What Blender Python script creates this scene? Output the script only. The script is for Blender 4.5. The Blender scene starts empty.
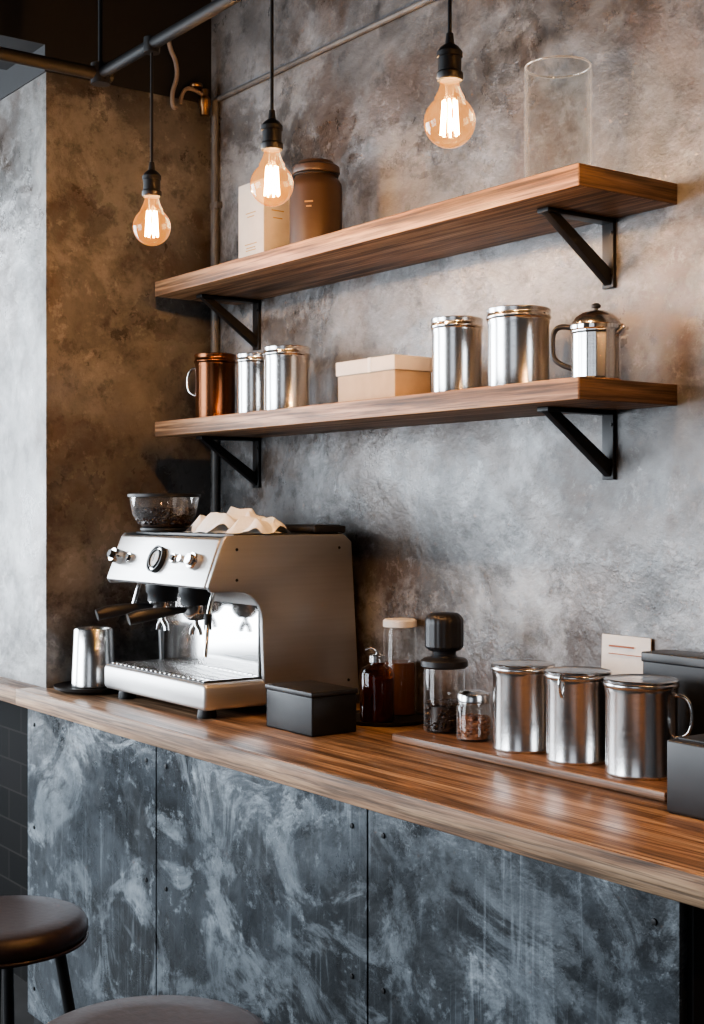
import bpy, bmesh, math, random
from mathutils import Vector, Matrix, noise as mnoise
random.seed(7)
C = bpy.context.scene.collection
CT = 1.0125      # counter top height
CAMZ = 1.53
D = 2.15         # back wall plane

# ------------------------------------------------------------------ materials
def newmat(name):
    m = bpy.data.materials.new(name); m.use_nodes = True
    nt = m.node_tree
    return m, nt, nt.nodes['Principled BSDF'], nt.nodes['Material Output']

def N(nt, t, **kw):
    n = nt.nodes.new(t)
    for k, v in kw.items():
        if k in n.inputs: n.inputs[k].default_value = v
        else: setattr(n, k, v)
    return n

def ramp(nt, src, stops):
    r = nt.nodes.new('ShaderNodeValToRGB')
    cr = r.color_ramp
    while len(cr.elements) < len(stops): cr.elements.new(0.5)
    for e, (p, c) in zip(cr.elements, stops):
        e.position = p
        e.color = (c, c, c, 1) if isinstance(c, (int, float)) else (*c, 1)
    nt.links.new(src, r.inputs[0])
    return r.outputs[0]

def mix(nt, fac, a, b, mode='MIX'):
    m = nt.nodes.new('ShaderNodeMix'); m.data_type = 'RGBA'; m.blend_type = mode
    for sock, v in ((m.inputs[0], fac), (m.inputs[6], a), (m.inputs[7], b)):
        if isinstance(v, bpy.types.NodeSocket): nt.links.new(v, sock)
        elif isinstance(v, (int, float)): sock.default_value = v
        else: sock.default_value = (*v, 1)
    return m.outputs[2]

def mapping(nt, scale=(1, 1, 1), loc=(0, 0, 0), rot=(0, 0, 0)):
    tc = nt.nodes.new('ShaderNodeTexCoord')
    mp = nt.nodes.new('ShaderNodeMapping')
    mp.inputs['Scale'].default_value = scale
    mp.inputs['Location'].default_value = loc
    mp.inputs['Rotation'].default_value = rot
    nt.links.new(tc.outputs['Object'], mp.inputs[0])
    return mp.outputs[0]

def noise(nt, vec, scale, detail=6, rough=0.55, dist=0.0):
    n = N(nt, 'ShaderNodeTexNoise', Scale=scale, Detail=detail, Roughness=rough, Distortion=dist)
    nt.links.new(vec, n.inputs['Vector'])
    return n.outputs['Fac']

def bump(nt, b, h, strength, dist=0.01, prev=None):
    bn = N(nt, 'ShaderNodeBump', Strength=strength, Distance=dist)
    nt.links.new(h, bn.inputs['Height'])
    if prev: nt.links.new(prev, bn.inputs['Normal'])
    nt.links.new(bn.outputs[0], b.inputs['Normal'])
    return bn.outputs[0]

def simple(name, col, rough=0.5, metal=0.0, spec=0.5, nscale=30, namt=0.12, bmp=0.0, coat=0.0):
    m, nt, b, o = newmat(name)
    v = mapping(nt)
    n = noise(nt, v, nscale, 4)
    dk = tuple(c*(1-namt) for c in col); lt = tuple(min(1, c*(1+namt)) for c in col)
    nt.links.new(ramp(nt, n, [(0.3, dk), (0.7, lt)]), b.inputs['Base Color'])
    b.inputs['Roughness'].default_value = rough
    b.inputs['Metallic'].default_value = metal
    b.inputs['Specular IOR Level'].default_value = spec
    b.inputs['Coat Weight'].default_value = coat
    if bmp: bump(nt, b, n, bmp, 0.002)
    return m

def plaster(name, dark, mid, light, stain_shade, metal=0.1, r0=0.24, r1=0.52, loc=(0, 0, 0), sc=1.0,
            light_amt=0.85, stain_shade_amt=0.85, dark_cut=0.5, light_cut=0.52, bs=1.0, spec=0.75, stain_shade_cut=0.49, pd=0.2, scratch=0.0):
    """polished trowelled plaster: clouds, ragged scraped light patches (also painted sheen), brown stains (also painted shade), speckle"""
    m, nt, b, o = newmat(name)
    L = Vector(loc)
    def vv(off=(0, 0, 0), s=(1, 1, 1), rot=(0, 0, 0)):
        return mapping(nt, (sc*s[0], sc*s[1], sc*s[2]), tuple(L+Vector(off)), rot)
    v = vv()
    big = noise(nt, v, 1.3, 5, 0.55, 0.15)
    c = ramp(nt, big, [(dark_cut-.10, dark), (dark_cut+.08, mid)])
    cl = noise(nt, vv((5, 1, 2)), 4.5, 10, 0.68, 0.15)
    c = mix(nt, ramp(nt, cl, [(0.43, 0.0), (0.60, 0.6)]), c, tuple(x*1.6 for x in mid))
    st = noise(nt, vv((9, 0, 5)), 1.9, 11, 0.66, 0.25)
    c = mix(nt, ramp(nt, st, [(stain_shade_cut-.01, 0.0), (stain_shade_cut+.07, stain_shade_amt)]), c, stain_shade)
    lp = noise(nt, vv((2, 7, 3), (1, 1, 1.2), (0, .5, 0)), 2.6, 14, 0.72, pd)
    region = ramp(nt, noise(nt, vv((1, 4, 8)), 0.9, 3), [(0.36, 0.3), (0.60, 1.0)])
    lmask = mix(nt, 1.0, ramp(nt, lp, [(light_cut-.04, 0.0), (light_cut+.03, light_amt*.6), (light_cut+.14, light_amt)]), region, 'MULTIPLY')
    c = mix(nt, lmask, c, light)
    fk = noise(nt, vv((3, 3, 9)), 16, 10, 0.75, 0.2)
    c = mix(nt, mix(nt, 1.0, ramp(nt, fk, [(0.57, 0.0), (0.64, 0.5)]), region, 'MULTIPLY'), c, light)
    if scratch:
        for off, rot, s in (((1, 2, 3), .35, (26, 1, 1.6)), ((5, 1, 7), -.6, (30, 1, 1.8)), ((2, 9, 4), 1.2, (24, 1, 2.0))):
            sn = noise(nt, vv(off, s, (0, rot, 0)), 1.0, 6, 0.6, 1.2)
            sm = ramp(nt, noise(nt, vv((off[1], off[2], off[0])), 2.0, 4), [(.46, 0.0), (.62, 1.0)])
            c = mix(nt, mix(nt, 1.0, ramp(nt, sn, [(.57, 0.0), (.68, scratch)]), sm, 'MULTIPLY'), c, light)
    sp = ramp(nt, noise(nt, v, 13, 11, 0.74), [(0.37, 0.42), (0.47, 1.0)])
    c = mix(nt, 0.8, c, sp, 'MULTIPLY')
    nt.links.new(c, b.inputs['Base Color'])
    rn = noise(nt, vv((6, 3, 3)), 3.0, 9, 0.65, 0.2)
    rr = ramp(nt, rn, [(0.40, r0), (0.60, r1)])
    nt.links.new(rr, b.inputs['Roughness'])
    b.inputs['Metallic'].default_value = metal
    b.inputs['Specular IOR Level'].default_value = spec
    p = bump(nt, b, noise(nt, v, 2.6, 3, 0.5, 0.2), 0.5*bs, 0.05)
    p = bump(nt, b, cl, 0.38*bs, 0.018, p)
    bump(nt, b, lmask, 0.35*bs, 0.004, p)
    return m

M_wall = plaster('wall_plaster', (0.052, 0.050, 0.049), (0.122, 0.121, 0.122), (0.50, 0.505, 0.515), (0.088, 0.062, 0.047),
                 metal=0.12, r0=0.20, r1=0.50, light_cut=.515, light_amt=.9, spec=.9, bs=1.15)  # stains and pale patches also carry shadow and highlight tones in the colour
M_pier = plaster('pier_plaster', (0.060, 0.056, 0.053), (0.120, 0.114, 0.108), (0.36, 0.35, 0.335), (0.078, 0.056, 0.043),
                 loc=(3, 2, 1), light_amt=.65, light_cut=.53)
M_panel = plaster('steel_sheet_painted_sheen', (0.026, 0.031, 0.036), (0.060, 0.070, 0.080), (0.48, 0.54, 0.59), (0.022, 0.026, 0.030),
                  metal=0.4, r0=0.24, r1=0.42, loc=(7.4, 1, 4.2), sc=1.2, light_amt=.72, light_cut=.525, bs=0.7, spec=.7, pd=1.2, scratch=.28)  # pale bluish patches paint window sheen into the sheet, beside scratches

def wood(name, c0, c1, c2, rough=0.35, coat=0.2, planks=True, axis=0, row=0.085, k0=.38):
    m, nt, b, o = newmat(name)
    s = [30, 30, 30]; s[axis] = 1.3
    v = mapping(nt, tuple(s))
    g = noise(nt, v, 1.0, 8, 0.62, 1.1)
    col = ramp(nt, g, [(0.34, c0), (0.48, c1), (0.62, c2)])
    s2 = [190, 190, 190]; s2[axis] = 4
    f = ramp(nt, noise(nt, mapping(nt, tuple(s2)), 1.0, 4, 0.6), [(0.38, 0.45), (0.53, 1.08)])
    col = mix(nt, 1.0, col, f, 'MULTIPLY')
    s3 = [11, 11, 11]; s3[axis] = 1.1
    k = ramp(nt, noise(nt, mapping(nt, tuple(s3), (2, 5, 1)), 1.0, 6, 0.62, 0.6), [(0.36, k0), (0.50, 1.0)])
    col = mix(nt, 0.9, col, k, 'MULTIPLY')
    if planks:
        br = N(nt, 'ShaderNodeTexBrick')
        br.inputs['Scale'].default_value = 1.0
        br.inputs['Brick Width'].default_value = 0.62
        br.inputs['Row Height'].default_value = row
        br.inputs['Mortar Size'].default_value = 0.001
        br.inputs['Color1'].default_value = (0.62, 0.60, 0.57, 1)
        br.inputs['Color2'].default_value = (1.15, 1.13, 1.10, 1)
        br.inputs['Mortar'].default_value = (0.3, 0.27, 0.25, 1)
        nt.links.new(mapping(nt, loc=(0.3, 0.013, 0)), br.inputs['Vector'])
        col = mix(nt, 0.8, col, br.outputs['Color'], 'MULTIPLY')
    nt.links.new(col, b.inputs['Base Color'])
    nt.links.new(ramp(nt, g, [(0.3, rough+0.1), (0.7, rough-0.05)]), b.inputs['Roughness'])
    b.inputs['Coat Weight'].default_value = coat
    b.inputs['Coat Roughness'].default_value = 0.2
    bump(nt, b, f, 0.15, 0.002)
    return m

M_counter = wood('counter_walnut', (0.080, 0.043, 0.024), (0.26, 0.155, 0.092), (0.48, 0.325, 0.21), 0.37, 0.15)
M_litedge = wood('counter_lit_edge_wood', (0.14, 0.072, 0.038), (0.36, 0.205, 0.115), (0.54, 0.35, 0.21), 0.5, 0.0, planks=False, k0=.5)  # counter wood again, lighter and warmer: the lit front painted in
M_shelf = wood('shelf_oak', (0.085, 0.042, 0.020), (0.27, 0.142, 0.070), (0.46, 0.27, 0.145), 0.5, 0.03, planks=False)
M_send = wood('shelf_end_wood', (0.05, 0.028, 0.016), (0.13, 0.075, 0.044), (0.20, 0.125, 0.08), 0.6, 0.0, planks=False, axis=1)
M_tray = wood('tray_wood', (0.09, 0.045, 0.024), (0.17, 0.09, 0.05), (0.26, 0.145, 0.085), 0.4, 0.1, planks=False)

def steel(name, col=(0.66, 0.65, 0.64), rough=0.2, s=(3, 3, 200), metal=1.0, aniso=0.5, var=0.05):
    m, nt, b, o = newmat(name)
    n = noise(nt, mapping(nt, s), 1.0, 4, 0.6)
    dk = tuple(c*0.93 for c in col)
    nt.links.new(ramp(nt, n, [(0.3, dk), (0.7, col)]), b.inputs['Base Color'])
    nt.links.new(ramp(nt, n, [(0.3, rough+var), (0.7, rough-var*.5)]), b.inputs['Roughness'])
    b.inputs['Metallic'].default_value = metal
    if aniso:
        b.inputs['Anisotropic'].default_value = aniso
        t = nt.nodes.new('ShaderNodeTangent'); t.direction_type = 'RADIAL'; t.axis = 'Z'
        nt.links.new(t.outputs[0], b.inputs['Tangent'])
    return m
M_steel = steel('brushed_steel', (0.70, 0.69, 0.68), 0.18)
M_steelm = steel('machine_steel', (0.62, 0.61, 0.60), 0.34, (3, 3, 120), metal=0.8, aniso=0)
M_side = steel('machine_side_steel', (0.46, 0.465, 0.47), 0.36, (3, 3, 120), metal=0.8, aniso=0)
M_chrome = steel('chrome', (0.78, 0.77, 0.76), 0.1, aniso=0, var=0.02)
M_copper = steel('copper_amber', (0.15, 0.062, 0.030), 0.22)
M_brass = steel('aged_brass', (0.28, 0.16, 0.08), 0.35, aniso=0)
M_black = simple('black_steel', (0.014, 0.014, 0.015), 0.45, 0.3)
M_blackp = simple('black_plastic', (0.016, 0.016, 0.018), 0.4)
M_pipe = simple('black_pipe_paint', (0.012, 0.012, 0.013), 0.6, spec=0.25)
M_dark = simple('dark_paint', (0.010, 0.010, 0.011), 0.7)
M_ceil = simple('ceiling_black', (0.012, 0.012, 0.012), 0.85)
M_floor = simple('floor_concrete', (0.04, 0.037, 0.035), 0.6, bmp=0.2, nscale=6, namt=0.3)
M_room = simple('room_wall_grey', (0.07, 0.064, 0.060), 0.8, nscale=3, namt=0.25)
M_conduit = simple('conduit_grey', (0.14, 0.135, 0.13), 0.5, nscale=20, namt=0.25)
M_leather = simple('seat_leather', (0.030, 0.015, 0.011), 0.4, nscale=60, bmp=0.3, namt=0.25)
M_jar = simple('brown_enamel', (0.060, 0.036, 0.024), 0.4, nscale=8)
M_carton = simple('cream_carton', (0.70, 0.64, 0.57), 0.7, nscale=20, namt=0.06)
M_kraft = simple('cream_box_paper', (0.44, 0.33, 0.22), 0.7, nscale=25, namt=0.08)
M_gold = simple('gold_print', (0.55, 0.36, 0.16), 0.4, 0.6)
M_white = simple('white_paper', (0.80, 0.78, 0.75), 0.8, namt=0.05)
M_cloth = simple('napkin_cloth', (0.90, 0.89, 0.87), 0.9, nscale=120, namt=0.04, bmp=0.2)
M_bean = simple('coffee_beans', (0.030, 0.014, 0.008), 0.35, nscale=80, namt=0.4)
M_spice = simple('nuts_and_spice', (0.22, 0.09, 0.04), 0.5, nscale=90, namt=0.5)
M_amberliq = simple('amber_syrup', (0.11, 0.04, 0.016), 0.15)
M_face = simple('gauge_face', (0.6, 0.58, 0.55), 0.4)
M_print = simple('print_ink', (0.35, 0.12, 0.06), 0.7)
M_hose = simple('rubber_hose', (0.22, 0.18, 0.15), 0.5)
M_saucer = simple('saucer_glaze', (0.012, 0.011, 0.011), 0.55, spec=.3)

def glass(name, tint=(0.97, 0.97, 0.96), refl=1.0, rough=0.01, base=0.03, pw=4.0, em=None, edge=0.0):
    m = bpy.data.materials.new(name); m.use_nodes = True
    nt = m.node_tree; nt.nodes.clear()
    o = nt.nodes.new('ShaderNodeOutputMaterial')
    t = nt.nodes.new('ShaderNodeBsdfTransparent'); t.inputs[0].default_value = (*tint, 1)
    g = nt.nodes.new('ShaderNodeBsdfGlossy'); g.inputs['Roughness'].default_value = rough
    g.inputs['Color'].default_value = (refl, refl, refl, 1)
    lw = nt.nodes.new('ShaderNodeLayerWeight'); lw.inputs[0].default_value = 0.5
    p = nt.nodes.new('ShaderNodeMath'); p.operation = 'POWER'; p.inputs[1].default_value = pw
    nt.links.new(lw.outputs['Facing'], p.inputs[0])
    a = nt.nodes.new('ShaderNodeMath'); a.operation = 'ADD'; a.inputs[1].default_value = base
    a.use_clamp = True
    nt.links.new(p.outputs[0], a.inputs[0])
    gl = g.outputs[0]
    if edge:  # white mixed in towards the outline paints highlights into the glass
        df = nt.nodes.new('ShaderNodeBsdfTranslucent'); df.inputs[0].default_value = (.9, .9, .9, 1)
        d2 = nt.nodes.new('ShaderNodeBsdfDiffuse'); d2.inputs[0].default_value = (.9, .9, .9, 1)
        m3 = nt.nodes.new('ShaderNodeMixShader'); m3.inputs[0].default_value = .5
        nt.links.new(df.outputs[0], m3.inputs[1]); nt.links.new(d2.outputs[0], m3.inputs[2])
        m2 = nt.nodes.new('ShaderNodeMixShader'); m2.inputs[0].default_value = edge
        nt.links.new(g.outputs[0], m2.inputs[1]); nt.links.new(m3.outputs[0], m2.inputs[2]); gl = m2.outputs[0]
    ms = nt.nodes.new('ShaderNodeMixShader')
    nt.links.new(a.outputs[0], ms.inputs[0]); nt.links.new(t.outputs[0], ms.inputs[1]); nt.links.new(gl, ms.inputs[2])
    out = ms.outputs[0]
    if em:
        e = nt.nodes.new('ShaderNodeEmission'); e.inputs[0].default_value = (*em[0], 1); e.inputs[1].default_value = em[1]
        ad = nt.nodes.new('ShaderNodeAddShader')
        nt.links.new(out, ad.inputs[0]); nt.links.new(e.outputs[0], ad.inputs[1]); out = ad.outputs[0]
    nt.links.new(out, o.inputs[0])
    return m
M_glass = glass('clear_glass', edge=.3, base=.04)
M_vase = glass('vase_glass', edge=.35, base=.02, pw=5.0, rough=.0)
M_vrim = glass('vase_rim_glass', edge=.5, base=.3, pw=1.2, rough=.02)  # whitened glass, the bright rim highlight put into the material
M_amberglass = glass('amber_glass', (0.55, 0.28, 0.12))
M_smoke = glass('hopper_glass', (0.90, 0.89, 0.88), base=.08, pw=3, edge=.25)
M_bulb = glass('bulb_glass', (1.0, 0.86, 0.64), pw=3.5, base=0.03, em=((1.0, 0.36, 0.07), 0.42))
def emis(name, col, s):
    m, nt, b, o = newmat(name)
    b.inputs['Base Color'].default_value = (*col, 1)
    b.inputs['Emission Color'].default_value = (*col, 1)
    b.inputs['Emission Strength'].default_value = s
    return m
M_fil = emis('filament_glow', (1.0, 0.55, 0.20), 90)

def tilemat():
    m, nt, b, o = newmat('dark_tile')
    br = N(nt, 'ShaderNodeTexBrick')
    br.inputs['Scale'].default_value = 1.0
    br.inputs['Brick Width'].default_value = 0.2
    br.inputs['Row Height'].default_value = 0.1
    br.inputs['Mortar Size'].default_value = 0.003
    br.inputs['Color1'].default_value = (0.008, 0.008, 0.008, 1)
    br.inputs['Color2'].default_value = (0.013, 0.012, 0.012, 1)
    br.inputs['Mortar'].default_value = (0.026, 0.024, 0.022, 1)
    nt.links.new(mapping(nt, rot=(math.radians(90), 0, 0)), br.inputs['Vector'])
    nt.links.new(br.outputs['Color'], b.inputs['Base Color'])
    b.inputs['Roughness'].default_value = 0.7
    b.inputs['Specular IOR Level'].default_value = 0.1
    return m
M_tile = tilemat()

# ------------------------------------------------------------------ geometry helpers
def link(name, me, mat, parent=None, loc=(0, 0, 0), rot=(0, 0, 0), smooth=True, ang=35):
    ob = bpy.data.objects.new(name, me); C.objects.link(ob)
    if mat: me.materials.append(mat)
    if parent: ob.parent = parent
    ob.location = loc; ob.rotation_euler = rot
    if smooth:
        me.shade_smooth(); me.set_sharp_from_angle(angle=math.radians(ang))
    return ob

def empty(name, loc=(0, 0, 0), rot=(0, 0, 0)):
    e = bpy.data.objects.new(name, None); C.objects.link(e)
    e.location = loc; e.rotation_euler = rot; e.empty_display_size = 0.05
    return e

def bm_mesh(bm, name):
    bmesh.ops.recalc_face_normals(bm, faces=bm.faces)
    me = bpy.data.meshes.new(name); bm.to_mesh(me); bm.free(); return me

def box(name, size, loc, mat, parent=None, bev=0.0, rot=(0, 0, 0), seg=3):
    """loc = centre of the bottom face"""
    bm = bmesh.new(); bmesh.ops.create_cube(bm, size=1)
    for v in bm.verts:
        v.co = Vector((v.co.x*size[0], v.co.y*size[1], (v.co.z+0.5)*size[2]))
    if bev: bmesh.ops.bevel(bm, geom=bm.edges[:], offset=bev, segments=seg, profile=0.5, affect='EDGES')
    return link(name, bm_mesh(bm, name), mat, parent, loc, rot)

def mmbox(name, lo, hi, mat, parent=None, bev=0.0):
    size = [hi[i]-lo[i] for i in range(3)]
    return box(name, size, ((lo[0]+hi[0])/2, (lo[1]+hi[1])/2, lo[2]), mat, parent, bev)

def boxes(name, lst, mat, parent=None):
    bm = bmesh.new()
    for lo, hi in lst:
        r = bmesh.ops.create_cube(bm, size=1)
        for v in r['verts']:
            v.co = Vector([(lo[i]+hi[i])/2 + v.co[i]*(hi[i]-lo[i]) for i in range(3)])
    return link(name, bm_mesh(bm, name), mat, parent, smooth=False)

def lathe(name, prof, mat, parent=None, loc=(0, 0, 0), rot=(0, 0, 0), seg=48, flute=None, ang=35):
    bm = bmesh.new(); rings = []
    for r, z in prof:
        if r < 1e-6: rings.append([bm.verts.new((0, 0, z))])
        else:
            ring = []
            for i in range(seg):
                a = 2*math.pi*i/seg
                rr = r*(1+(flute[1]*math.cos(flute[0]*a) if flute else 0))
                ring.append(bm.verts.new((rr*math.cos(a), rr*math.sin(a), z)))
            rings.append(ring)
    for A, B in zip(rings, rings[1:]):
        if len(A) == 1 and len(B) == 1: continue
        for i in range(seg):
            j = (i+1) % seg
            if len(A) == 1: bm.faces.new((A[0], B[i], B[j]))
            elif len(B) == 1: bm.faces.new((A[i], A[j], B[0]))
            else: bm.faces.new((A[i], A[j], B[j], B[i]))
    return link(name, bm_mesh(bm, name), mat, parent, loc, rot, ang=ang)

def prism(name, pts, x0, x1, mat, parent=None, bev=0.0, loc=(0, 0, 0), rot=(0, 0, 0)):
    """polygon in (y,z) extruded along x"""
    bm = bmesh.new()
    a = [bm.verts.new((x0, y, z)) for y, z in pts]
    b = [bm.verts.new((x1, y, z)) for y, z in pts]
    n = len(pts)
    bm.faces.new(a); bm.faces.new(b[::-1])
    for i in range(n): bm.faces.new((a[i], b[i], b[(i+1) % n], a[(i+1) % n]))
    bmesh.ops.recalc_face_normals(bm, faces=bm.faces)
    if bev: 
        es = [e for e in bm.edges if len(e.link_faces) == 2 and e.calc_face_angle(0) > 0.5]
        bmesh.ops.bevel(bm, geom=es, offset=bev, segments=3, profile=0.5, affect='EDGES')
    return link(name, bm_mesh(bm, name), mat, parent, loc, rot)

def tube(name, pts, r, mat, parent=None, cyclic=False, loc=(0, 0, 0), smooth=True, rot=(0, 0, 0), radii=None):
    cu = bpy.data.curves.new(name, 'CURVE'); cu.dimensions = '3D'
    cu.bevel_depth = r; cu.bevel_resolution = 5; cu.use_fill_caps = True; cu.resolution_u = 8
    if smooth:
        s = cu.splines.new('NURBS'); s.points.add(len(pts)-1)
        for i, (p, q) in enumerate(zip(s.points, pts)):
            p.co = (*q, 1)
            if radii: p.radius = radii[i]
        s.use_endpoint_u = not cyclic; s.order_u = 3; s.use_cyclic_u = cyclic
    else:
        s = cu.splines.new('POLY'); s.points.add(len(pts)-1)
        for i, (p, q) in enumerate(zip(s.points, pts)):
            p.co = (*q, 1)
            if radii: p.radius = radii[i]
        s.use_cyclic_u = cyclic
    tmp = bpy.data.objects.new('tmp', cu); C.objects.link(tmp)
    dg = bpy.context.evaluated_depsgraph_get(); dg.update()
    me = bpy.data.meshes.new_from_object(tmp.evaluated_get(dg))
    bpy.data.objects.remove(tmp); me.name = name
    return link(name, me, mat, parent, loc, rot, ang=50)

def circle(r, z, n=24, cx=0, cy=0):
    return [(cx+r*math.cos(2*math.pi*i/n), cy+r*math.sin(2*math.pi*i/n), z) for i in range(n)]

def pile(name, r, h, mat, parent, n=160, s=0.006, z0=0.004, loc=(0, 0, 0), r0=None):
    """beans heaped in a jar; r0 = radius at the bottom if the vessel flares"""
    r0 = r0 or r
    bm = bmesh.new()
    res = bmesh.ops.create_cone(bm, cap_ends=True, segments=24, radius1=r0*0.86, radius2=r*0.86, depth=h*0.9)
    for v in res['verts']: v.co.z += z0+h*0.45
    for i in range(n):
        a = random.uniform(0, 2*math.pi)
        if random.random() < 0.6:
            z = random.uniform(s, h); rr = (r0+(r-r0)*z/h)*0.88
        else: rr = r*0.85*math.sqrt(random.random()); z = h
        res = bmesh.ops.create_icosphere(bm, subdivisions=1, radius=s)
        M = Matrix.Translation((rr*math.cos(a), rr*math.sin(a), z0+z)) @ Matrix.Rotation(random.uniform(0, 6), 4, 'Z') @ Matrix.Rotation(random.uniform(0, 6), 4, 'X') @ Matrix.Diagonal((1.3, 0.8, 0.7, 1))
        for v in res['verts']: v.co = M @ v.co
    return link(name, bm_mesh(bm, name), mat, parent, loc)

# ------------------------------------------------------------------ room shell
XL, XR, YF, ZC = -6.5, 2.6, -2.8, 3.4
boxes('floor', [((XL-.15, YF-.15, -0.1), (XR+.15, D+.15, 0))], M_floor)
boxes('ceiling', [((XL-.15, YF-.15, ZC), (XR+.15, D+.15, ZC+.1))], M_ceil)
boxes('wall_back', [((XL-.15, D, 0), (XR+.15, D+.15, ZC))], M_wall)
boxes('wall_right', [((XR, YF, 0), (XR+.15, D, ZC))], M_room)
def wall_win_y(name, y0, y1, x0, x1, wins):
    L = []; cur = x0
    for a, b, z0, z1 in wins:
        L += [((cur, y0, 0), (a, y1, ZC)), ((a, y0, 0), (b, y1, z0)), ((a, y0, z1), (b, y1, ZC))]; cur = b
    L.append(((cur, y0, 0), (x1, y1, ZC)))
    return boxes(name, L, M_room)
wall_win_y('wall_front', YF-.15, YF, XL, XR, [(-6.0, -3.0, 0.7, 2.9), (-0.6, 1.6, 0.7, 2.9)])
boxes('wall_left', [((XL-.15, YF-.15, 0), (XL, -2.0, ZC)), ((XL-.15, -2.0, 0), (XL, 1.0, 0.7)),
                    ((XL-.15, -2.0, 2.9), (XL, 1.0, ZC)), ((XL-.15, 1.0, 0), (XL, D, ZC))], M_room)
def window_y(name, x0, x1, z0, z1, y):
    e = empty(name, (0, y, 0)); t = 0.05; L = []
    L += [((x0, -t/2, z0), (x1, t/2, z0+t)), ((x0, -t/2, z1-t), (x1, t/2, z1))]
    n = 3
    for i in range(n+1):
        x = x0+(x1-x0-t)*i/n
        L.append(((x, -t/2, z0+t), (x+t, t/2, z1-t)))
    L.append(((x0+t, -t/3, (z0+z1)/2-.02), (x1-t, t/3, (z0+z1)/2+.02)))
    boxes('frame', L, M_black, e); return e
window_y('window_1', -6.0, -3.0, 0.7, 2.9, YF-.07)
window_y('fill_window', -0.6, 1.6, 0.7, 2.9, YF-.07)  # unseen window added as weak fill from behind the camera
w3 = window_y('window_3', -1.5, 1.5, 0.7, 2.9, 0)
w3.location = (XL-.07, -0.5, 0); w3.rotation_euler = (0, 0, math.radians(90))

# pier projecting from the corner, dark tiled recess under it, bulkhead above
PX = -3.67; PY = 1.605
boxes('wall_pier', [((XL, PY, CT), (PX, D, 2.783))], M_pier)
boxes('wall_tiled', [((XL, 1.75, 0), (-3.72, D, 0.964))], M_tile)
boxes('ceiling_beam', [((XL, 1.60, 2.783), (PX+.004, D, ZC)), ((-3.95, YF, 2.86), (PX+.004, 1.60, ZC))], M_dark)

# conduits / pipes
e = empty('metal_conduit')
tube('vertical_run', [(-3.62, 2.137, CT), (-3.62, 2.137, 2.78)], 0.011, M_conduit, e, smooth=False)
tube('horizontal_run', [(-3.62, 2.141, 2.785), (XR, 2.141, 2.785)], 0.008, M_conduit, e, smooth=False)
for i, z in enumerate((1.35, 1.9, 2.45)):
    box('clip_%d' % i, (0.045, 0.02, 0.02), (-3.62, 2.139, z), M_conduit, e, 0.003)
e = empty('brass_valve', (-3.62, 2.10, 2.76))
lathe('body', [(0, -.03), (.013, -.03), (.014, -.01), (.019, 0), (.019, .02), (.011, .03), (.011, .05), (0, .05)], M_brass, e)
tube('spout', [(0, 0, .03), (-.0, -.05, .05), (0, -.08, .03), (0, -.085, -.01)], 0.006, M_hose, e)
lathe('wheel', [(0, 0), (.018, 0), (.020, .006), (.018, .012), (0, .012)], M_brass, e, (0, -.03, .05))
e = empty('hanging_hose', (-3.62, 1.99, 2.74))
tube('hose', [(0, .012, .0), (0, 0, -.01), (0, -.004, .04), (0, .016, .09), (0, .01, .14), (0, -.01, .17), (0, -.015, .20)], 0.007, M_hose, e)

PYB = 1.5; PZ = CAMZ+1.08
e = empty('pendant_support_pipe')
tube('pipe_along_bar', [(-3.12, PYB, PZ), (XR, PYB, PZ)], 0.014, M_pipe, e, smooth=False)
tube('pipe_across', [(-3.1, YF, PZ+.0), (-3.1, PYB+.03, PZ+.0)], 0.016, M_pipe, e, smooth=False)
lathe('elbow_joint', [(0, -.025), (.024, -.025), (.024, .025), (0, .025)], M_pipe, e, (-3.1, PYB, PZ))
for i, x in enumerate((-3.1, -1.5, 0.5)):
    tube('hanger_%d' % i, [(x, PYB, PZ), (x, PYB, ZC)], 0.006, M_pipe, e, smooth=False)

# ------------------------------------------------------------------ bar counter
e = empty('bar_counter')
mmbox('countertop', (-3.712, 1.537, CT-.047), (-1.235, D, CT), M_counter, e, 0.0015)
mmbox('lit_edge_strip', (-3.712, 1.53, CT-.047), (-1.235, 1.5365, CT-.0004), M_litedge, e, 0.0015)  # thin strip added to carry the painted lit front colour
YP = 1.565
seams = [-3.71, -2.93, -2.08, -1.318]
mmbox('carcass', (-3.71, YP+.02, 0.0), (-1.33, D-.02, CT-.048), M_dark, e)
boxes('panels', [((seams[i]+.003, YP, 0.08), (seams[i+1]-.003, YP+.018, CT-.048)) for i in range(3)], M_panel, e)
mmbox('end_panel', (-1.329, YP+.019, 0.08), (-1.31, D-.02, CT-.048), M_dark, e, 0.002)
k = 0
for i in range(3):
    for x in (seams[i]+.05, seams[i+1]-.05):
        for z in (CT-.1, 0.62, 0.16):
            lathe('rivet_%d' % k, [(0, 0), (.006, 0), (.005, .003), (0, .004)], M_black, e, (x, YP+.0005, z), (math.radians(90), 0, 0), seg=12); k += 1
e = empty('wooden_ledge')
mmbox('top', (-5.2, 1.537, CT-.047), (-3.7122, 1.749, CT), M_counter, e, 0.0015)
mmbox('ledge_lit_strip', (-5.2, 1.53, CT-.047), (-3.7122, 1.5365, CT-.0004), M_litedge, e, 0.0015)  # same painted lit front colour, continued along the ledge

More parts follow.
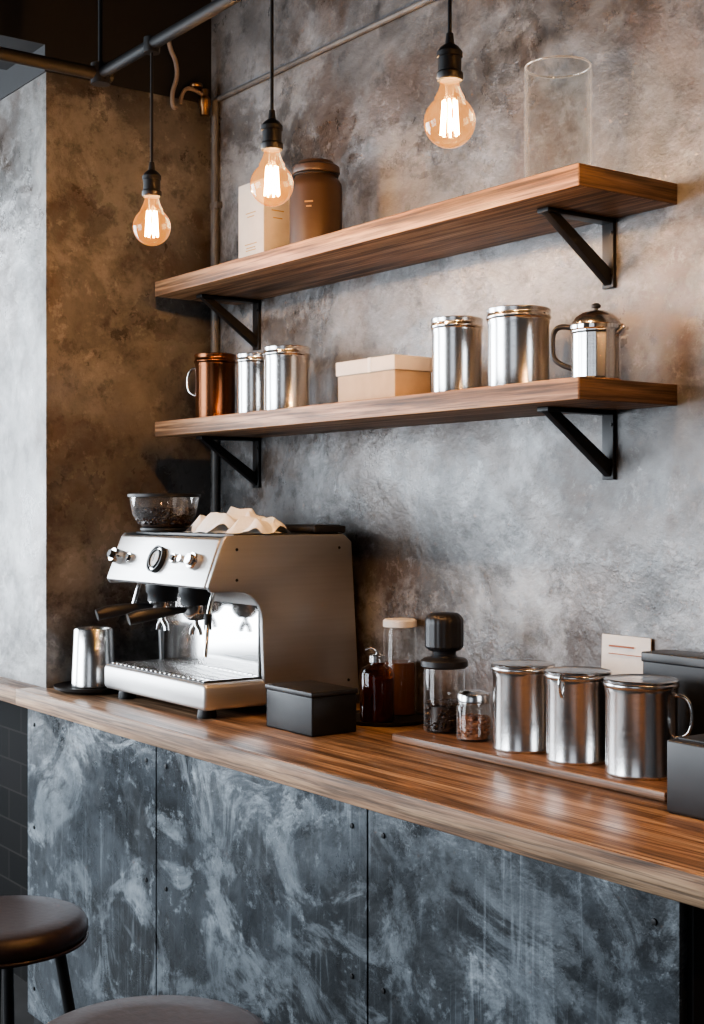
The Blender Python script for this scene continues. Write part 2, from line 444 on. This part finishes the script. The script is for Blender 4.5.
# ------------------------------------------------------------------ shelves
def shelf(zbot):
    e = empty('floating_shelf')
    mmbox('board', (-3.51, 1.87, zbot), (-1.822, D, zbot+.043), M_shelf, e, 0.002)
    mmbox('end_grain', (-1.823, 1.871, zbot+.0005), (-1.82, D, zbot+.0425), M_send, e, 0.001)
    for i, x in enumerate((-3.394, -2.0)):
        b = empty('bracket_%d' % i); b.parent = e; b.location = (x, D, zbot)
        w = 0.016
        box('wall_leg', (w*2, .009, .145), (0, -.0050, -.146), M_black, b, .001)
        box('arm', (w*2, .2, .009), (0, -.1, -.0095), M_black, b, .001)
        prism('brace', [(-.006, -.142), (-.006, -.108), (-.160, -.008), (-.196, -.008)], -w*.6, w*.6, M_black, b, .001)
        for z in (-.03, -.12):
            lathe('screw', [(0, 0), (.004, 0), (.003, .003), (0, .003)], M_black, b, (.011, -.0095, z), (math.radians(90), 0, 0), seg=12)
ZU = CAMZ+.611; ZL = CAMZ+.206
shelf(ZU); shelf(ZL)
TU = ZU+.043; TL = ZL+.043

# ------------------------------------------------------------------ canisters etc.
def canister(name, x, y, z, r, h, mat=None, handle=None, knob=False, lidh=0.14):
    mat = mat or M_steel
    e = empty(name, (x, y, z))
    hb = h*(1-lidh)
    lathe('body', [(0, 0), (r*.93, 0), (r*.96, .003), (r*.96, .006), (r*.95, .010), (r*.95, hb-.012), (r*.97, hb-.008), (r*.97, hb)], mat, e, seg=64)
    lathe('lid', [(r*.97, hb-.002), (r*1.0, hb), (r*1.015, hb+.003), (r*1.015, hb+.006), (r*.985, hb+.009), (r*.985, h-.010),
                  (r*1.0, h-.007), (r*1.0, h-.004), (r*.95, h-.002), (r*.9, h-.004), (r*.3, h-.002), (0, h-.002)], mat, e, seg=64)
    if handle is not None:
        a = math.radians(handle); c, s = math.cos(a), math.sin(a)
        P = [(r*.94, hb*.92), (r+.014, hb*.93), (r+.028, hb*.80), (r+.028, hb*.6), (r+.018, hb*.47), (r*.94, hb*.44)]
        tube('handle', [(p*c, p*s, q) for p, q in P], .0038, M_chrome, e)
    if knob:
        a = math.radians(-75); c, s = math.cos(a), math.sin(a)
        tube('latch', [(r*.97*c, r*.97*s, hb*.80), ((r+.006)*c, (r+.006)*s, hb*.86), ((r+.009)*c, (r+.009)*s, hb), (r*1.02*c, r*1.02*s, h-.006)], .003, M_chrome, e)
    return e

# upper shelf
e = empty('product_carton', (-3.155, 2.02, TU))
box('box', (.13, .09, .235), (0, 0, 0), M_carton, e, .002)
for i, (z, w) in enumerate(((.15, .05), (.14, .035), (.065, .06), (.055, .045), (.048, .05))):
    box('print_%d' % i, (w, .0006, .003), (0, -.0455, z), M_gold, e)
for i, (z, w) in enumerate(((.15, .04), (.13, .03))):
    box('side_print_%d' % i, (.0006, w, .003), (.0655, 0, z), M_gold, e)
e = empty('storage_jar', (-2.88, 2.0, TU))
R = .068
lathe('body', [(0, 0), (R*.92, 0), (R, .006), (R, .165), (R*.97, .18), (R*.84, .192), (R*.80, .196), (R*.80, .205)], M_jar, e, seg=64)
lathe('lid', [(R*.82, .202), (R*.90, .204), (R*.92, .208), (R*.90, .222), (R*.82, .226), (R*.7, .228), (R*.66, .236), (R*.3, .24), (0, .24)], M_jar, e, seg=64)
tube('wire_clamp', circle(R*.84, .20), .0025, M_black, e, cyclic=True)
for i, (z, w) in enumerate(((.12, .022), (.108, .014))):
    a = -50
    box('label_%d' % i, (w, .001, .004), (R*1.0*math.cos(math.radians(a)), R*1.0*math.sin(math.radians(a)), z), M_gold, e, rot=(0, 0, math.radians(a+90)))
e = empty('glass_cylinder_vase', (-1.986, 1.98, TU))
R = .068
lathe('glass', [(0, 0), (R-.003, 0), (R, .003), (R, .243), (R-.0015, .245), (R-.004, .243), (R-.004, .01), (0, .009)], M_vase, e, seg=72)
tube('rim', circle(R-.002, .245, 40), .0020, M_vrim, e, cyclic=True)
tube('base_ring', circle(R-.003, .004, 40), .003, M_vrim, e, cyclic=True)

# lower shelf
canister('copper_mug_canister', -3.37, 1.99, TL, .060, .192, M_copper, handle=215)
canister('steel_canister', -3.175, 2.0, TL, .052, .175)
canister('steel_canister', -3.0, 1.99, TL, .063, .177)
e = empty('paper_gift_box', (-2.573, 1.985, TL))
box('base', (.224, .11, .080), (0, 0, 0), M_kraft, e, .002)
box('lid', (.232, .118, .034), (0, 0, .070), M_carton, e, .002)
box('band', (.012, .1195, .0005), (.02, 0, .1041), M_white, e)
box('band_front', (.012, .0006, .034), (.02, -.0595, .070), M_white, e)
canister('steel_canister', -2.324, 2.0, TL, .059, .178)
canister('steel_canister', -2.113, 1.99, TL, .068, .174)
e = empty('steel_press_pot', (-1.881, 1.98, TL))
lathe('body', [(0, 0), (.047, 0), (.049, .004), (.047, .008), (.047, .094), (.049, .098), (.049, .104)], M_steel, e, seg=96, flute=(16, .012), ang=15)
lathe('collar', [(.049, .100), (.052, .103), (.052, .110), (.048, .113)], M_chrome, e)
lathe('lid', [(.049, .110), (.048, .116), (.043, .126), (.032, .135), (.016, .140), (0, .141)], M_steel, e)
lathe('knob', [(.004, .138), (.004, .145), (.009, .147), (.010, .151), (.006, .155), (0, .156)], M_blackp, e, seg=24)
h = math.radians(205); c, s = math.cos(h), math.sin(h)
tube('handle', [(.046*c, .046*s, .108), (.068*c, .068*s, .116), (.088*c, .088*s, .108), (.092*c, .092*s, .08), (.088*c, .088*s, .04), (.046*c, .046*s, .028)], .0055, M_blackp, e)
tube('spout', [(-.044*c, -.044*s, .095), (-.053*c, -.053*s, .104), (-.058*c, -.058*s, .108)], .009, M_steel, e, radii=[1.3, 1, .7])

# ------------------------------------------------------------------ espresso machine (origin on counter)
mx0, mx1 = -3.41, -2.86
e = empty('espresso_machine', ((mx0+mx1)/2, 0, CT))
W = (mx1-mx0)/2
def arc(cy, cz, r, a0, a1, n=6):
    return [(cy+r*math.cos(math.radians(a0+(a1-a0)*i/n)), cz+r*math.sin(math.radians(a0+(a1-a0)*i/n))) for i in range(n+1)]
prof = [(1.832, .03), (1.824, .22)] + arc(1.754, .24, .07, 0, 90) + [(1.676, .312), (1.668, .325), (1.712, .44), (1.722, .45),
        (2.075, .45), (2.10, .43), (2.125, .03)]
for nme, a, b in (('side_panel_right', W-.014, W), ('side_panel_left', -W, -W+.014)):
    prism(nme, prof, a, b, M_side, e, .003)
inner = [(1.842, .03), (1.834, .23)] + arc(1.764, .25, .07, 0, 90) + [(1.682, .318), (1.678, .328), (1.72, .436), (1.73, .443), (2.07, .443), (2.09, .425), (2.115, .03)]
prism('body', inner, -W+.0145, W-.0145, M_steelm, e)
prism('control_panel', [(1.672, .320), (1.665, .324), (1.708, .440), (1.718, .443), (1.725, .43)], -W+.015, W-.015, M_steelm, e, .002)
box('cup_tray', (2*W-.03, .32, .008), (0, 1.91, .445), M_blackp, e, .002)
box('drip_tray', (2*W, .20, .066), (0, 1.758, .024), M_steelm, e, .012)
box('tray_recess', (2*W-.04, .165, .004), (0, 1.752, .0885), M_black, e)
for i in range(21):
    x = -W+.03+(2*W-.06)*i/20
    box('grate_%d' % i, (.009, .16, .004), (x, 1.752, .0915), M_steel, e, .001)
for i, y in enumerate((1.69, 1.83)):
    box('grate_bar_%d' % i, (2*W-.05, .006, .003), (0, y, .0925), M_chrome, e)
box('splash_back', (2*W-.06, .004, .2), (0, 1.832, .09), M_chrome, e)
for i, (x, y) in enumerate(((-W+.06, 1.70), (W-.06, 1.70), (-W+.06, 2.07), (W-.06, 2.07))):
    lathe('foot_%d' % i, [(0, 0), (.024, 0), (.025, .004), (.020, .03), (0, .03)], M_black, e, (x, y, 0))
prism('under_body', [(1.85, .02), (1.85, .035), (2.1, .035), (2.1, .02)], -W+.02, W-.02, M_black, e)
tilt = math.atan2(.045, .115)
def on_panel(u, v):
    return (u, 1.667+.043*v, .324+.115*v)
prot = (math.radians(90)-tilt, 0, 0)
def dial(nm, u, v, r, d, mat, face=None):
    p = on_panel(u, v)
    lathe(nm, [(0, 0), (r, 0), (r, d*.7), (r*.92, d), (0, d)] if not face else [(0, 0), (r, 0), (r, d), (r*.88, d), (r*.86, d*.7), (0, d*.7)], mat, e, p, prot, seg=32)
    if face:
        lathe(nm+'_face', [(0, 0), (r*.85, 0), (r*.85, d*.75), (0, d*.75)], face, e, p, prot, seg=32)
dial('knob_steam_left', -.225, .5, .020, .03, M_chrome); dial('knob_cap_left', -.225, .5, .011, .04, M_black)
dial('button_1', -.165, .5, .014, .012, M_chrome); dial('button_1_cap', -.165, .5, .009, .016, M_black)
dial('pressure_gauge', -.01, .5, .036, .016, M_black, M_chrome)
dial('gauge_dial', -.01, .5, .026, .018, M_black, M_face)
p = on_panel(-.01, .5)
box('gauge_needle', (.003, .02, .001), (p[0], p[1]-.015, p[2]+.008), M_black, e, rot=prot)
dial('button_2', .075, .55, .013, .012, M_chrome); dial('button_2_cap', .075, .55, .008, .016, M_black)
dial('button_3', .11, .55, .010, .012, M_chrome)
dial('knob_steam_right', .19, .5, .022, .022, M_chrome); dial('knob_cap_right', .19, .5, .015, .032, M_steel)
for i, x in enumerate((-.115, .065)):
    lathe('group_%d' % i, [(0, .318), (.045, .318), (.045, .295), (.040, .285), (.040, .268), (0, .268)], M_black, e, (x, 1.755, 0))
    lathe('portafilter_%d' % i, [(0, .228), (.020, .228), (.032, .24), (.036, .25), (.037, .268), (0, .268)], M_chrome, e, (x, 1.755, 0))
    tube('spout_%d' % i, [(x, 1.755, .232), (x, 1.755, .215), (x-.02, 1.755, .205), (x-.022, 1.755, .19)], .007, M_chrome, e)
    tube('spout_b_%d' % i, [(x, 1.755, .232), (x, 1.755, .215), (x+.02, 1.755, .205), (x+.022, 1.755, .19)], .007, M_chrome, e)
    tube('handle_%d' % i, [(x, 1.725, .256), (x-.005, 1.69, .254), (x-.012, 1.65, .25), (x-.02, 1.60, .243), (x-.026, 1.575, .236)], .015, M_blackp, e, radii=[.5, .7, 1.0, 1.2, 1.0])
tube('steam_wand', [(.20, 1.735, .33), (.20, 1.72, .28), (.205, 1.71, .25), (.215, 1.70, .2), (.225, 1.69, .15)], .006, M_chrome, e)
lathe('steam_wand_grip', [(0, 0), (.010, 0), (.010, .04), (0, .04)], M_black, e, (.206, 1.708, .215))
tube('hot_water_tap', [(-.20, 1.735, .33), (-.20, 1.72, .28), (-.205, 1.71, .24)], .006, M_chrome, e)
for i, (y, z) in enumerate(((1.75, .415), (2.06, .415), (2.09, .07), (1.87, .07), (1.75,.34))):
    lathe('side_screw_%d' % i, [(0, 0), (.004, 0), (.003, .002), (0, .002)], M_black, e, (W, y, z), (0, math.radians(90), 0), seg=12)
MT = CT+.453
e = empty('bean_hopper', (-3.295, 1.785, MT+.0005))
lathe('base', [(0, 0), (.062, 0), (.066, .004), (.066, .010), (.055, .014), (0, .014)], M_black, e)
lathe('bowl', [(.052, .013), (.070, .024), (.086, .045), (.095, .095), (.093, .095), (.084, .046), (.068, .026), (.05, .016)], M_smoke, e)
lathe('rim', [(.094, .093), (.100, .094), (.100, .102), (.093, .103)], M_black, e)
pile('beans', .092, .046, M_bean, e, 330, .008, .014, r0=.072)
e = empty('folded_napkins', (-3.035, 1.85, MT+.0005))
spec = [(-.115, .0, .058, .042, .5), (-.075, -.03, .060, .050, 1.3), (-.02, -.035, .062, .056, .2), (.03, -.03, .060, .050, 2.2), (.085, -.01, .055, .040, .9),
        (-.09, .05, .060, .062, 2.6), (-.03, .04, .065, .070, .8), (.035, .045, .060, .060, 1.7), (.095, .05, .05, .045, .1), (0, 0, .07, .045, 1.0), (.125, 0, .045, .035, 2.0)]
for i, (x, y, l, h, rz) in enumerate(spec):
    bm = bmesh.new()
    nx, ny = 10, 12; g = []
    for a in range(nx+1):
        row = []
        for q in range(ny+1):
            u = a/nx*2-1; t = q/ny*2-1
            zz = h*(1-abs(t)**1.25)*(1-.35*(u+1)/2*(1 if i % 2 else .4)) * (1-.55*max(0, abs(u)-.6)/.4)
            px = l*u*(1-.25*(1-abs(t))); py = l*.75*t*(1+.15*math.sin(u*3+i))
            d = mnoise.noise(Vector((px*35, py*35, i*3.1)))*.007
            row.append(bm.verts.new((px+d, py+d, max(0.0, zz+d*1.2))))
        g.append(row)
    for a in range(nx):
        for q in range(ny): bm.faces.new((g[a][q], g[a+1][q], g[a+1][q+1], g[a][q+1]))
    link('sheet_%d' % i, bm_mesh(bm, 'sheet'), M_cloth, e, (x, y, .0), (0, 0, rz), ang=28)
e = empty('black_serving_tray', (-2.945, 2.035, MT+.0005))
box('tray', (.16, .10, .018), (0, 0, 0), M_blackp, e, .004)
box('tray_insert', (.14, .08, .003), (0, 0, .0175), M_black, e, .001)

# steel tumbler on saucer
e = empty('steel_tumbler', (-3.535, 1.69, CT))
lathe('saucer', [(0, 0), (.085, 0), (.110, .010), (.112, .018), (.09, .014), (0, .012)], M_saucer, e)
lathe('cup', [(0, .013), (.060, .013), (.063, .017), (.056, .175), (.054, .178), (.052, .175), (.055, .03), (0, .02)], M_steel, e, seg=64)
# knock box
e = empty('knock_box', (-2.621, 1.806, CT))
box('body', (.192, .126, .09), (0, 0, 0), M_black, e, .004)
box('lid', (.197, .131, .012), (0, 0, .089), M_blackp, e, .003)

# syrup tray with bottles
e = empty('round_coaster_tray', (-2.63, 2.03, CT))
lathe('tray', [(0, 0), (.105, 0), (.112, .004), (.114, .010), (.110, .010), (.104, .005), (0, .005)], M_black, e)
e = empty('syrup_bottle', (-2.60, 1.985, CT+.0055))
lathe('glass', [(0, 0), (.038, 0), (.042, .004), (.042, .115), (.036, .128), (.018, .138), (.016, .15)], M_amberglass, e)
lathe('syrup', [(0, .003), (.0395, .003), (.0395, .105), (0, .105)], M_amberliq, e)
lathe('cap', [(.018, .14), (.020, .142), (.020, .158), (.012, .162), (0, .162)], M_steel, e)
tube('pump_spout', [(0, 0, .16), (0, 0, .172), (-.012, -.012, .176), (-.02, -.02, .170)], .003, M_steel, e)
e = empty('glass_storage_bottle', (-2.655, 2.098, CT+.0055))
lathe('glass', [(0, 0), (.038, 0), (.041, .004), (.041, .20), (.038, .215), (.036, .222)], M_glass, e)
lathe('syrup', [(0, .003), (.0385, .003), (.0385, .13), (0, .13)], M_amberliq, e)
lathe('lid', [(.038, .216), (.042, .218), (.042, .232), (.038, .236), (0, .236)], M_white, e)

# wooden tray
TT = CT+.018
e = empty('wooden_serving_board', (-1.99, 1.958, CT))
box('board', (.78, .20, .018), (0, 0, 0), M_tray, e, .003)
# hand grinder
e = empty('hand_coffee_grinder', (-2.335, 1.972, TT))
lathe('glass_jar', [(0, 0), (.042, 0), (.046, .004), (.046, .132), (.044, .142), (.044, .146)], M_glass, e)
pile('grounds', .044, .06, M_bean, e, 190, .006)
lathe('collar', [(0, .142), (.048, .142), (.053, .146), (.053, .158), (.047, .163), (.030, .166), (.026, .172), (.028, .182), (0, .182)], M_blackp, e)
lathe('cap', [(.026, .178), (.036, .182), (.043, .190), (.043, .240), (.043, .250), (.038, .258), (.03, .264), (0, .266)], M_blackp, e, seg=96, flute=(20, .012))
e = empty('spice_jar', (-2.208, 1.948, TT))
lathe('glass', [(0, 0), (.034, 0), (.037, .004), (.037, .07), (.032, .08), (.032, .084)], M_glass, e)
pile('filling', .035, .045, M_spice, e, 150, .005)
lathe('lid', [(.030, .082), (.036, .084), (.036, .098), (.034, .101), (.028, .101), (.022, .105), (0, .106)], M_steel, e)
tube('wire_bail', circle(.034, .081, 24), .0015, M_chrome, e, cyclic=True)
canister('steel_canister', -2.062, 1.955, TT, .066, .180, lidh=.09)
canister('steel_canister', -1.905, 1.955, TT, .066, .181, lidh=.09, knob=True)
canister('steel_canister', -1.737, 1.95, TT, .070, .182, lidh=.09, handle=20)
# card, black boxes at back
e = empty('menu_card', (-1.95, 2.135, CT))
box('card', (.135, .003, .25), (0, 0, 0), M_white, e, .0005, rot=(math.radians(-2), 0, 0))
box('heading', (.07, .0006, .004), (-.01, .0037, .225), M_print, e, rot=(math.radians(-2), 0, 0))
box('line', (.09, .0006, .002), (0, .0030, .21), M_print, e, rot=(math.radians(-2), 0, 0))
e = empty('black_tea_box', (-1.755, 2.103, CT))
box('box', (.17, .07, .218), (0, 0, 0), M_black, e, .004)
box('lid', (.174, .074, .02), (0, 0, .212), M_blackp, e, .003)
e = empty('black_tea_box', (-1.47, 2.08, CT))
box('box', (.2, .10, .20), (0, 0, 0), M_black, e, .004)
box('lid', (.204, .104, .03), (0, 0, .185), M_blackp, e, .003)
e = empty('card_terminal', (-1.447, 1.86, CT))
box('body', (.2, .125, .125), (0, 0, 0), M_blackp, e, .006)
box('top', (.17, .095, .004), (0, 0, .1245), M_black, e, .001)

# ------------------------------------------------------------------ bar stools
def stool(x, y, h, R, rz):
    e = empty('bar_stool', (x, y, 0), (0, 0, rz))
    lathe('seat', [(0, h-.06), (R*.88, h-.06), (R*.96, h-.052), (R, h-.035), (R, h-.022), (R*.96, h-.008), (R*.88, h-.001), (R*.6, h), (0, h-.003)], M_leather, e, seg=72, ang=60)
    tube('piping', circle(R*.985, h-.052, 40), .004, M_leather, e, cyclic=True)
    lathe('under_plate', [(0, h-.075), (R*.72, h-.075), (R*.74, h-.06), (0, h-.06)], M_black, e)
    for i in range(4):
        a = math.pi/4+i*math.pi/2
        tube('leg_%d' % i, [(R*.65*math.cos(a), R*.65*math.sin(a), h-.07), (R*1.1*math.cos(a), R*1.1*math.sin(a), .012)], .013, M_black, e, smooth=False)
    rr = R*(.65+.45*(h-.07-.2)/(h-.08))
    tube('foot_ring', circle(rr, .2, 40), .009, M_black, e, cyclic=True)
SH = CAMZ-.925
stool(-2.967, 1.19, SH-.004, .194, .3)
stool(-2.10, 1.11, SH+.018, .212, .1)

# ------------------------------------------------------------------ pendants
BZ = CAMZ+.655
def pendant(x):
    e = empty('pendant_bulb_lamp', (x, PYB, BZ))
    tube('cord', [(0, 0, .14), (0, 0, PZ-BZ)], .0035, M_black, e, smooth=False)
    lathe('ceiling_grip', [(0, 0), (.018, 0), (.019, .01), (.019, .035), (0, .035)], M_black, e, (0, 0, PZ-BZ-.02), seg=24)
    lathe('socket', [(0, .070), (.021, .070), (.023, .074), (.023, .082), (.020, .085), (.020, .108), (.022, .11), (.022, .118), (.016, .126), (.008, .132), (.006, .15), (0, .152)], M_black, e, seg=32)
    R = .044; pr = []
    for i in range(15):
        a = math.radians(-90+i*10.2)
        pr.append((max(0, R*math.cos(a)), R*math.sin(a)))
    pr[0] = (0, -R)
    pr += [(.026, .040), (.020, .052), (.0165, .062), (.016, .074)]
    lathe('bulb_glass', pr, M_bulb, e, seg=48, ang=80)
    lathe('stem', [(.008, .07), (.006, .04), (.003, .03), (.0, .028)], M_glass, e, seg=16)
    for i in range(8):
        a = i*2*math.pi/8; r1 = .015
        tube('filament_%d' % i, [(r1*.75*math.cos(a), r1*.75*math.sin(a), .036), (r1*math.cos(a), r1*math.sin(a), -.022)], .0018, M_fil, e, smooth=False)
    L = bpy.data.lights.new('bulb_light', 'POINT'); L.energy = 20; L.color = (1.0, .62, .33); L.shadow_soft_size = .012
    o = bpy.data.objects.new('bulb_light', L); C.objects.link(o); o.parent = e; o.location = (0, 0, .005)
for x in (-2.83, -2.316, -1.762, -1.08, -.5): pendant(x)

# ------------------------------------------------------------------ daylight
def area(name, loc, rot, sx, sy, power, col):
    L = bpy.data.lights.new(name, 'AREA'); L.shape = 'RECTANGLE'; L.size = sx; L.size_y = sy
    L.energy = power; L.color = col
    o = bpy.data.objects.new(name, L); C.objects.link(o); o.location = loc; o.rotation_euler = rot
R90 = math.radians(90)
area('daylight_window_1', (-4.5, YF-.2, 1.8), (R90, 0, 0), 3.0, 2.2, 290, (.86, .93, 1))
area('fill_light_window', (0.5, YF-.2, 1.8), (R90, 0, 0), 2.2, 2.2, 14, (.85, .92, 1))  # weak cool fill, added with its unseen window
area('daylight_window_3', (XL-.2, -0.5, 1.8), (R90, 0, -R90), 3.0, 2.2, 320, (.84, .92, 1))
w = bpy.data.worlds.new('World'); bpy.context.scene.world = w; w.use_nodes = True
w.node_tree.nodes['Background'].inputs[0].default_value = (.65, .75, .9, 1)
w.node_tree.nodes['Background'].inputs[1].default_value = .6
try: bpy.context.scene.view_settings.look = 'AgX - Medium High Contrast'
except Exception: pass

cam = bpy.data.cameras.new('camera'); co = bpy.data.objects.new('camera', cam); C.objects.link(co)
co.location = (0, 0, CAMZ); co.rotation_euler = (R90, 0, math.radians(53.7))
cam.sensor_fit = 'HORIZONTAL'; cam.sensor_width = 36; cam.lens = 36*1360/704; cam.shift_y = -.0057
cam.clip_start = .05
bpy.context.scene.camera = co
